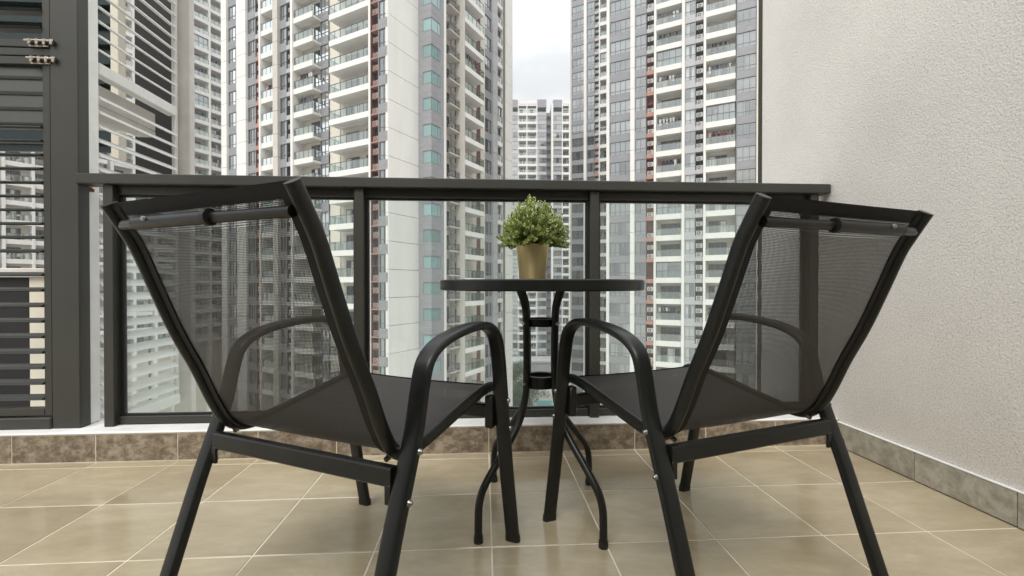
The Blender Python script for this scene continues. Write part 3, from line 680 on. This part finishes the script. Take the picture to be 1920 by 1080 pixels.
# ---- railing
rl = thing('balcony_railing', 'dark grey metal railing with glass panels across the balcony front', 'railing', (0, 1.88, .118))
def rput(n_, mb, mt, p=rl, sm=False): return put(n_, mb.mesh(n_, mt, sm), p)
rput('handrail', MB().cbox(-1.585, 1.496, -.035, .04, .957, .997, .003), 'frame_paint')
PX = [(-1.497, -1.459), (-.527, -.489), (.448, .486), (1.417, 1.455)]
for a, b in PX: rput('post', MB().cbox(a, b, -.018, .045, .0, .956, .002), 'frame_paint')
for i in range(3):
    a, b = PX[i][1], PX[i + 1][0]
    rput('top_rail', MB().cbox(a + .0005, b - .0005, .005, .038, .922, .9565, .002), 'frame_paint')
    rput('bottom_rail', MB().cbox(a + .0005, b - .0005, .005, .042, .004, .034, .002), 'frame_paint')
    g = rput('glass_panel', MB().box(a + .012, b - .012, .022, .028, .036, .92), 'rail_glass')
    gk = MB()
    for x0, x1 in ((a + .001, a + .0125), (b - .0125, b - .001)): gk.box(x0, x1, .016, .034, .035, .921)
    gk.box(a + .013, b - .013, .0165, .0335, .915, .9212); gk.box(a + .013, b - .013, .0165, .0335, .0345, .041)
    put('gasket', gk.mesh('gasket', 'plastic'), g)

# ---- pillar and louvre shutters on the left
pl = thing('pillar', 'smooth white painted pillar between the dark louvre shutter and the railing', 'pillar', (-1.58, 1.87, .118))
put('shaft', MB().cbox(-.085, 0, .0, .085, 0, 3.4, .006).mesh('shaft', 'white_paint', True), pl)
rs = MB(); q = random.Random(3)
ang = [(.012 + .009 * q.random(), 2 * math.pi * i / 14) for i in range(14)]
rs.v = [(.0008, .035 + r * 1.5 * math.cos(a), .945 + r * .55 * math.sin(a)) for r, a in ang] + [(.002, .035 + r * 1.3 * math.cos(a), .945 + r * .45 * math.sin(a)) for r, a in ang]
rs.f = [tuple(range(14, 28))] + [(i, (i + 1) % 14, 14 + (i + 1) % 14, 14 + i) for i in range(14)]; rs.m = [0] * 15
put('rust_stain', rs.mesh('rust_stain', 'rust'), pl)

fr = thing('shutter_frame', 'fixed dark olive metal frame holding the louvre shutters at left', 'frame', (-1.575, 1.852, .118))
put('jamb', MB().cbox(-.105, -.001, 0, .05, 0, 3.3, .003).mesh('jamb', 'frame_paint'), fr)
put('crossbar', MB().cbox(-.9, -.1055, .006, .046, 1.452, 1.481, .002).mesh('crossbar', 'frame_paint'), fr)
put('sill', MB().cbox(-.9, -.1055, -.006, .05, .0, .045, .004).mesh('sill', 'frame_paint'), fr)
def slat(wd, dp, th, tilt):
    m = MB(); c, s_ = math.cos(tilt), math.sin(tilt); sec = []
    for (a, b) in ((-dp / 2, 0), (-dp / 2 + th, th / 2), (dp / 2 - th, th / 2), (dp / 2, 0), (dp / 2 - th, -th / 2), (-dp / 2 + th, -th / 2)): sec.append((a * c - b * s_, a * s_ + b * c))
    return m.loft([[(x, y, z) for y, z in sec] for x in (0, wd)])
def shutter(label, z0, z1, zones):
    e = thing('louvre_shutter', label, 'shutter', (-1.681, 1.856, z0))
    h = z1 - z0; W = .78
    f = MB()
    put('stile', MB().cbox(-.03, -.001, 0, .035, 0, h, .002).mesh('stile', 'frame_paint'), e)
    put('stile', MB().cbox(-W, -W + .03, 0, .035, 0, h, .002).mesh('stile', 'frame_paint'), e)
    put('rail', MB().cbox(-W + .0305, -.0305, .001, .034, 0, .03, .002).mesh('rail', 'frame_paint'), e)
    put('rail', MB().cbox(-W + .0305, -.0305, .001, .034, h - .03, h, .002).mesh('rail', 'frame_paint'), e)
    for a, b, pitch, tilt in zones:
        sm = slat(W - .062, .06 if tilt < 1.2 else .066, .011 if tilt < 1.2 else .007, tilt).mesh('slat', 'slat_dark')
        z = a
        while z < b: put('slat', sm, e, (-W + .031, .018, z)); z += pitch
    return e
lo = shutter('lower louvre shutter at far left, half closed above open slats', .168, 1.566, [(.07, .60, .0605, R(10)), (.645, 1.14, .0535, R(9)), (1.17, 1.37, .06, R(80))])
up = shutter('upper louvre shutter at far left above the paired bolts', 1.603, 3.3, [(.075, 1.6, .068, R(4))])
def bolt(parent_label, z, x):
    e = thing('slide_bolt', parent_label, 'bolt', (x, 1.85, z))
    m = MB(); m.cbox(0, .072, 0, .004, -.014, .014, .001); put('plate', m.mesh('plate', 'brass_old'), e)
    put('rod', MB().tube([(-.006, -.008, .004), (.1, -.008, .004)], .0048, 8).mesh('rod', 'brass_old', True), e)
    for xx in (.012, .04, .066, .092): put('keeper', MB().cbox(xx - .0055, xx + .0055, -.0135, -.0005, -.011, .011, .002).mesh('keeper', 'brass_old'), e)
    put('knob', MB().tube([(.026, -.012, .0), (.026, -.024, -.006)], [.004, .0055], 8).mesh('knob', 'brass_old', True), e)
    return e
bolt('small brass slide bolt fixed on the upper louvre shutter', 1.616, -1.755); bolt('small brass slide bolt fixed on the lower louvre shutter', 1.549, -1.748)

# side screen of the yard
ss = thing('louvre_screen', 'white bladed louvre screen along the yard side behind the railing', 'screen', (-1.62, 1.955, .06))
def scr(n_, mb, mt='slat_white'): return put(n_, mb.mesh(n_, mt), ss)
scr('bottom_rail', MB().cbox(-.03, .03, .026, .499, .0, .05, .003)); scr('middle_rail', MB().cbox(-.025, .02, .026, .499, 1.5, 1.548, .003))
scr('stile', MB().cbox(-.01, .01, .0, .025, 0, 3.2, .003)); scr('stile', MB().cbox(-.008, .008, .5, .525, 0, 3.2, .003))
sm_ = MB(); sec = []
c_, s_ = math.cos(R(-32)), math.sin(R(-32))
for (a, b) in ((-.028, 0), (-.02, .005), (.02, .005), (.028, 0), (.02, -.005), (-.02, -.005)): sec.append((a * c_ - b * s_, a * s_ + b * c_))
sm_.loft([[(x, y, z) for x, z in sec] for y in (.0255, .4995)]); sm_ = sm_.mesh('slat', 'slat_white')
for i in range(1, 24): put('slat', sm_, ss, (0, 0, .03 + .06 * i))
for i in range(1, 27): put('slat', sm_, ss, (0, 0, 1.55 + .06 * i))
pr = thing('concrete_pier', 'pale concrete pier at the outer end of the louvre screen', 'pier', (-1.64, 2.49, -3))
put('shaft', MB().cbox(.0, .082, 0, .04, 0, 6.6, .004).mesh('shaft', 'concrete_paint'), pr)
put('edge_bead', MB().cbox(-.012, -.001, .0, .05, 3, 6.6, .002).mesh('edge_bead', 'slat_white'), pr)
yd = thing('yard_shelf', 'concrete shelf beam seen from below behind the louvre screen', 'shelf', (-1.66, 1.97, 1.47))
put('slab', MB().cbox(-.42, -.03, 0, .46, 0, .09, .004).mesh('slab', 'concrete_paint'), yd); put('rib', MB().cbox(-.12, -.03, .0, .46, -.03, -.001, .003).mesh('rib', 'concrete_paint'), yd)
db = thing('dark_panel', 'dark brown panel hanging behind the louvre screen', 'panel', (-2.14, 2.9, 1.08))
put('board', MB().cbox(0, .33, 0, .03, 0, 2.6, .003).mesh('board', 'dark_board'), db); put('frame_edge', MB().cbox(.28, .3, -.012, -.001, 0, 2.6, .002).mesh('frame_edge', 'dark_board'), db)
pp = thing('yard_post', 'cream post between the dark window and the far tower at left', 'post', (-2.282, 2.9, 1.45))
put('shaft', MB().cbox(0, .05, 0, .06, 0, 2.3, .004).mesh('shaft', 'cream_paint'), pp)
tw = thing('yard_window', 'dark teal louvred window behind the upper shutter', 'window', (-3.2, 2.93, 1.5))
put('glass', MB().box(0, .915, .01, .02, 0, 2.2).mesh('glass', 'teal_dark'), tw)
tl_ = MB().cbox(0, .915, -.03, .008, 0, .012, .002).mesh('glass_blade', 'teal_dark')
for i in range(18): put('blade', tl_, tw, (0, 0, .05 + .12 * i))
pw = thing('yard_parapet', 'dark low yard partition with pale capping behind the open slats', 'parapet', (-3.4, 2.6, -.2))
put('panel', MB().cbox(0, .93, 0, .06, 0, .92, .003).mesh('panel', 'dark_board'), pw); put('capping', MB().cbox(-.02, 1.06, -.03, .1, .921, .97, .004).mesh('capping', 'concrete_paint'), pw)
put('end_post', MB().cbox(.931, 1.04, -.005, .07, 0, .92, .004).mesh('end_post', 'cream_paint'), pw)

# ---- chairs
ARM = [(.012, .012), (-.035, .24), (-.064, .42), (-.078, .50), (-.097, .553), (-.14, .582), (-.20, .588), (-.285, .581), (-.35, .566), (-.39, .54), (-.408, .495), (-.425, .425), (-.455, .345), (-.482, .275), (-.515, .18), (-.548, .085), (-.574, .012)]
RAIL = [(-.648, .818), (-.622, .775), (-.604, .742), (-.576, .672), (-.542, .59), (-.505, .515), (-.472, .44), (-.446, .396), (-.415, .375), (-.375, .3725), (-.31, .3815), (-.15, .411), (-.075, .421), (-.035, .416), (-.012, .396)]
def chair(label, loc, rz, fl=1):
    e = thing('patio_chair', label, 'chair', loc, rz, 'mesh patio chairs')
    arm = smooth_path(ARM, 5); rail = smooth_path(RAIL, 6)
    def P(n_, mb, mt, sm=True, par=e): return put(n_, mb.mesh(n_, mt, sm), par)
    for s_ in (-1, 1):
        a = P('armrest_leg_frame', MB().flat(s_ * .25, arm, .038, .018), 'chair_metal')
        for (y, z, t) in ((.0135, 0, .2), (-.5775, 0, -.27)):
            P('foot_cap', MB().flat(s_ * .25, [(y, z + .0), (y - t * .016 * .5, z + .016)], .041, .021), 'plastic', True, a)
        r = P('side_rail', MB().flat(s_ * .2165, rail, .019, .025), 'chair_metal')
        def onarm(zz, lo, hi):
            best = min(arm[lo:hi], key=lambda p_: abs(p_[1] - zz)); return best
        h2 = len(arm) // 2
        for (y, z) in (onarm(.385, h2, len(arm)), onarm(.318, h2, len(arm))):
            P('bolt', MB().disc((s_ * .269, y, z), (s_, 0, 0), .006, .005, .004).disc((s_ * .273, y, z), (s_, 0, 0), .004, .003, .002), 'bolt_steel')
            P('bolt', MB().disc((s_ * .231, y + .004, z - .004), (-s_, 0, 0), .006, .005, .006), 'bolt_steel')
        yf, zf = onarm(.395, 0, h2); P('bolt', MB().disc((s_ * .269, yf, zf), (s_, 0, 0), .006, .0045, .004), 'bolt_steel')
        yf, zf = onarm(.33, 0, h2); P('bolt', MB().disc((s_ * .269, yf, zf), (s_, 0, 0), .006, .0045, .004), 'bolt_steel')
        P('bolt', MB().disc((s_ * .2, -.432, .372), (0, -1, -.3), .0055, .005, .008), 'bolt_steel')
        P('bracket', MB().cbox(min(s_ * .219, s_ * .2315), max(s_ * .219, s_ * .2315), -.468, -.462, .306, .34, .001), 'chair_metal')
        P('bracket', MB().cbox(min(s_ * .21, s_ * .2315), max(s_ * .21, s_ * .2315), -.075, -.045, .32, .40, .003), 'chair_metal')
    # cloth: one sling from the top of the back round to the seat front
    n = len(rail); nx = 12; L_ = [0]
    for i in range(1, n): L_.append(L_[-1] + math.hypot(rail[i][0] - rail[i - 1][0], rail[i][1] - rail[i - 1][1]))
    def grid(i0, i1, xa, xb, off, sag, nx=nx):
        m = MB(); m.uv = []
        for i in range(i0, i1 + 1):
            y0, z0 = rail[max(i - 1, 0)]; y1, z1 = rail[min(i + 1, n - 1)]; l_ = math.hypot(y1 - y0, z1 - z0); ny, nz_ = -(z1 - z0) / l_, (y1 - y0) / l_
            bend = min(1, abs(i - 48) / 14) * (1 if i < 48 else .3) if i < 62 else .3
            for j in range(nx + 1):
                x = xa + (xb - xa) * j / nx; dd = off - sag * (1 - (x / .2) ** 2) * bend * (1 if i > 6 else .2)
                m.v.append((x, rail[i][0] + ny * dd, rail[i][1] + nz_ * dd)); m.uv.append((x, L_[i]))
        for i in range(i1 - i0):
            for j in range(nx): k = i * (nx + 1) + j; m.f.append((k, k + 1, k + nx + 2, k + nx + 1)); m.m.append(0)
        return m
    cl = MB(); cl.uv = []
    for (i0, i1, off) in ((0, n - 5, .002), (0, n - 5, .0015), (54, n - 5, .0009), (54, n - 5, .0003), (54, n - 5, -.0003)):
        g = grid(i0, i1, -.204, .204, off, .012); k = len(cl.v); cl.v += g.v; cl.uv += g.uv; cl.f += [tuple(k + a for a in f_) for f_ in g.f]; cl.m += g.m
    sl = P('sling', cl, 'sling_cloth')
    P('hem', grid(0, 3, -.204, .204, -.0015, .012), 'hem_cloth', True, sl); P('hem', grid(0, 3, -.204, .204, .005, .012), 'hem_cloth', True, sl)
    P('hem', grid(n - 9, n - 4, -.204, .204, .005, .012), 'hem_cloth', True, sl)
    for s_ in (-1, 1):
        xa, xb = sorted((s_ * .2075, s_ * .188)); P('sleeve', grid(1, n - 6, xa, xb, -.0035, .004, 3), 'hem_cloth', True, sl)
    P('rear_crossbar', MB().loft([[(x, -.457 + y, .352 + z) for y, z in ((-.01, -.014), (-.007, -.017), (.007, -.017), (.01, -.014), (.01, .014), (.007, .017), (-.007, .017), (-.01, .014))] for x in (-.2309, .2309)]), 'chair_metal')
    P('front_crossbar', MB().loft([[(x, -.062 + y, .362 + z) for y, z in ((-.01, -.014), (-.007, -.017), (.007, -.017), (.01, -.014), (.01, .014), (.007, .017), (-.007, .017), (-.01, .014))] for x in (-.2309, .2309)]), 'chair_metal')
    yb, zb_ = -.647, .780
    bt = P('back_tube', MB().tube([(-fl * .204, yb + .012, zb_), (-fl * .17, yb, zb_), (-fl * .09, yb - .004, zb_), (fl * .204, yb + .01, zb_)], [.0055, .0085, .0085, .0085], 12), 'chair_metal')
    P('outer_tube', MB().tube([(-fl * .13, yb - .0045, zb_), (fl * .042, yb - .001, zb_)], .0106, 12), 'chair_metal', True, bt)
    P('collar', MB().tube([(fl * .041, yb - .001, zb_), (fl * .05, yb - .0005, zb_)], .0128, 14), 'plastic', True, bt)
    P('screw', MB().disc((-fl * .09, yb - .0143, zb_ + .004), (0, -1, .1), .0042, .0036, .003), 'bolt_steel', True, bt)
    return e
chair('dark mesh patio chair on the left, turned towards the table', (-.152, 1.287, 0), R(-27))
chair('dark mesh patio chair on the right, beside the white wall', (.431, 1.35, 0), R(18.5), -1)

# ---- table
tb = thing('bistro_table', 'round black metal bistro table between the two chairs', 'table', (.1715, 1.3425, 0), R(-4))
def P(n_, mb, mt, sm=True, par=tb): return put(n_, mb.mesh(n_, mt, sm), par)
seg = 72
def ringpts(r, z): return [(r * math.cos(2 * math.pi * j / seg), r * math.sin(2 * math.pi * j / seg), z) for j in range(seg)]
P('rim', MB().loft([ringpts(.285, .664), ringpts(.297, .664), ringpts(.3, .667), ringpts(.3, .691), ringpts(.297, .694), ringpts(.287, .694), ringpts(.2855, .690)], False, closed=True), 'chair_metal')
P('top', MB().loft([ringpts(.2845, .684), ringpts(.2845, .691)]), 'table_glass')
LEG = [(.092, .668), (.084, .652), (.072, .626), (.065, .59), (.062, .5), (.062, .42), (.066, .36), (.086, .298), (.12, .25), (.187, .183), (.228, .137), (.243, .1), (.246, .06), (.246, .012)]
lp = smooth_path(LEG, 4)
d0 = math.atan2(-.16, -.185)
for i, a in enumerate((d0, d0 + R(83), d0 + R(180), d0 + R(263))):
    a += R(4)
    lg = P('leg', MB().tube([(r * math.cos(a), r * math.sin(a), z) for r, z in lp], .0105, 12), 'chair_metal')
    P('foot_cap', MB().tube([(.246 * math.cos(a), .246 * math.sin(a), 0), (.246 * math.cos(a), .246 * math.sin(a), .018)], .0125, 12), 'plastic', True, lg)
    for z in (.568, .392): P('bolt', MB().disc((.0725 * math.cos(a), .0725 * math.sin(a), z), (math.cos(a), math.sin(a), 0), .007, .005, .006), 'bolt_steel', True, lg)
def ring(z0, z1, r0, r1): return MB().loft([ringpts(r0, z0), ringpts(r1, z0), ringpts(r1, z1), ringpts(r0, z1)], False, closed=True)
P('upper_ring', ring(.557, .579, .036, .0515), 'chair_metal'); P('lower_ring', ring(.375, .409, .036, .0515), 'chair_metal')

# ---- plant
PX_, PY_ = .146, 1.344
pot = thing('plant_pot', 'tapered gold pot standing on the round table', 'pot', (PX_, PY_, .6915))
mat('gold', (.94, .75, .36), .3, .45, noise=(70, .08, (1, 1, .02)))  # upright streaks in the colour imitate brushed reflections on the pot
def rp(r, z, s_=40): return [(r * math.cos(2 * math.pi * j / s_), r * math.sin(2 * math.pi * j / s_), z) for j in range(s_)]
put('shell', MB().loft([rp(.0, 0), rp(.0375, 0), rp(.039, .0015), rp(.0495, .1065), rp(.0503, .108), rp(.0495, .1085), rp(.0478, .107), rp(.046, .09)], True).mesh('shell', 'gold', True), pot)
put('soil', MB().loft([rp(.03, .085), rp(.0455, .088)]).mesh('soil', 'soil'), pot)
pn = thing('boxwood_plant', 'rounded pale green leafy plant in the gold pot', 'plant', (PX_, PY_, .78))
def leaf_mat():
    m = bpy.data.materials.new('box_leaf'); m.use_nodes = True; n = m.node_tree.nodes; l = m.node_tree.links; b = n['Principled BSDF']; o = n['Material Output']
    g = n.new('ShaderNodeNewGeometry'); r = n.new('ShaderNodeValToRGB'); e = r.color_ramp.elements
    e[0].color = (.07, .115, .018, 1); e[1].color = (.66, .7, .36, 1); k = e.new(.55); k.color = (.32, .4, .08, 1); l.new(g.outputs['Random Per Island'], r.inputs[0])
    l.new(r.outputs[0], b.inputs['Base Color']); b.inputs['Roughness'].default_value = .4
    t = n.new('ShaderNodeBsdfTranslucent'); l.new(r.outputs[0], t.inputs[0]); mx_ = n.new('ShaderNodeMixShader'); mx_.inputs[0].default_value = .28
    l.new(b.outputs[0], mx_.inputs[1]); l.new(t.outputs[0], mx_.inputs[2]); l.new(mx_.outputs[0], o.inputs[0]); MATS['box_leaf'] = m
leaf_mat()
q = random.Random(11); st = MB(); lf = MB()
for i in range(340):
    el = math.asin(q.uniform(-.13, 1)); az = q.uniform(0, 2 * math.pi)
    rr = q.uniform(.88, 1.06) * (1 + .1 * math.sin(3 * az + 1))
    tip = Vector((math.cos(az) * math.cos(el) * .103 * rr, math.sin(az) * math.cos(el) * .103 * rr, .045 + math.sin(el) * .112 * rr - .018 * math.cos(el)))
    base = Vector((math.cos(az) * .02 * q.random(), math.sin(az) * .02 * q.random(), .01)); mid = base.lerp(tip, .5) + Vector((0, 0, .016 * math.cos(el)))
    pts = [base.lerp(mid, t).lerp(mid.lerp(tip, t), t) for t in (0, .25, .5, .75, 1)]
    st.tube(pts, [.0013, .0011, .0009, .0007, .0004], 5)
    for j in range(30):
        t = .4 + .63 * j / 30; p = base.lerp(mid, t).lerp(mid.lerp(tip, t), t); d = (tip - base).normalized()
        sd = d.orthogonal().normalized(); a = j * 2.4 + q.uniform(-.3, .3); sd = (Matrix.Rotation(a, 3, d) @ sd)
        ax = (sd * .9 + d * q.uniform(.3, .9) + Vector((0, 0, .25))).normalized(); ln = q.uniform(.0075, .012) * (1.1 - .25 * t); wd = ln * .3
        bb = ax.cross(d).normalized(); nn = ax.cross(bb); k = len(lf.v)
        lf.v += [tuple(p), tuple(p + ax * ln * .5 + bb * wd + nn * .0012), tuple(p + ax * ln - nn * .001), tuple(p + ax * ln * .5 - bb * wd + nn * .0012)]
        lf.f += [(k, k + 1, k + 2), (k, k + 2, k + 3)]; lf.m += [0, 0]
o = put('stems', st.mesh('stems', 'leaf'), pn); o['kind'] = 'stuff'; o = put('foliage', lf.mesh('foliage', 'box_leaf'), pn); o['kind'] = 'stuff'

# ---- the damp air between the towers
hz = put('haze', MB().box(-110, 60, -6, 200, G - 1, 70.5).mesh('haze', 'tower_white')); hz['kind'] = 'stuff'
hm = bpy.data.materials.new('haze'); hm.use_nodes = True; hn = hm.node_tree.nodes; hl = hm.node_tree.links; hn.clear()
ho = hn.new('ShaderNodeOutputMaterial'); pv = hn.new('ShaderNodeVolumePrincipled'); pv.inputs['Color'].default_value = (.93, .96, 1, 1); pv.inputs['Density'].default_value = .0009; pv.inputs['Anisotropy'].default_value = .2
hl.new(pv.outputs[0], ho.inputs['Volume']); hz.data.materials.clear(); hz.data.materials.append(hm)
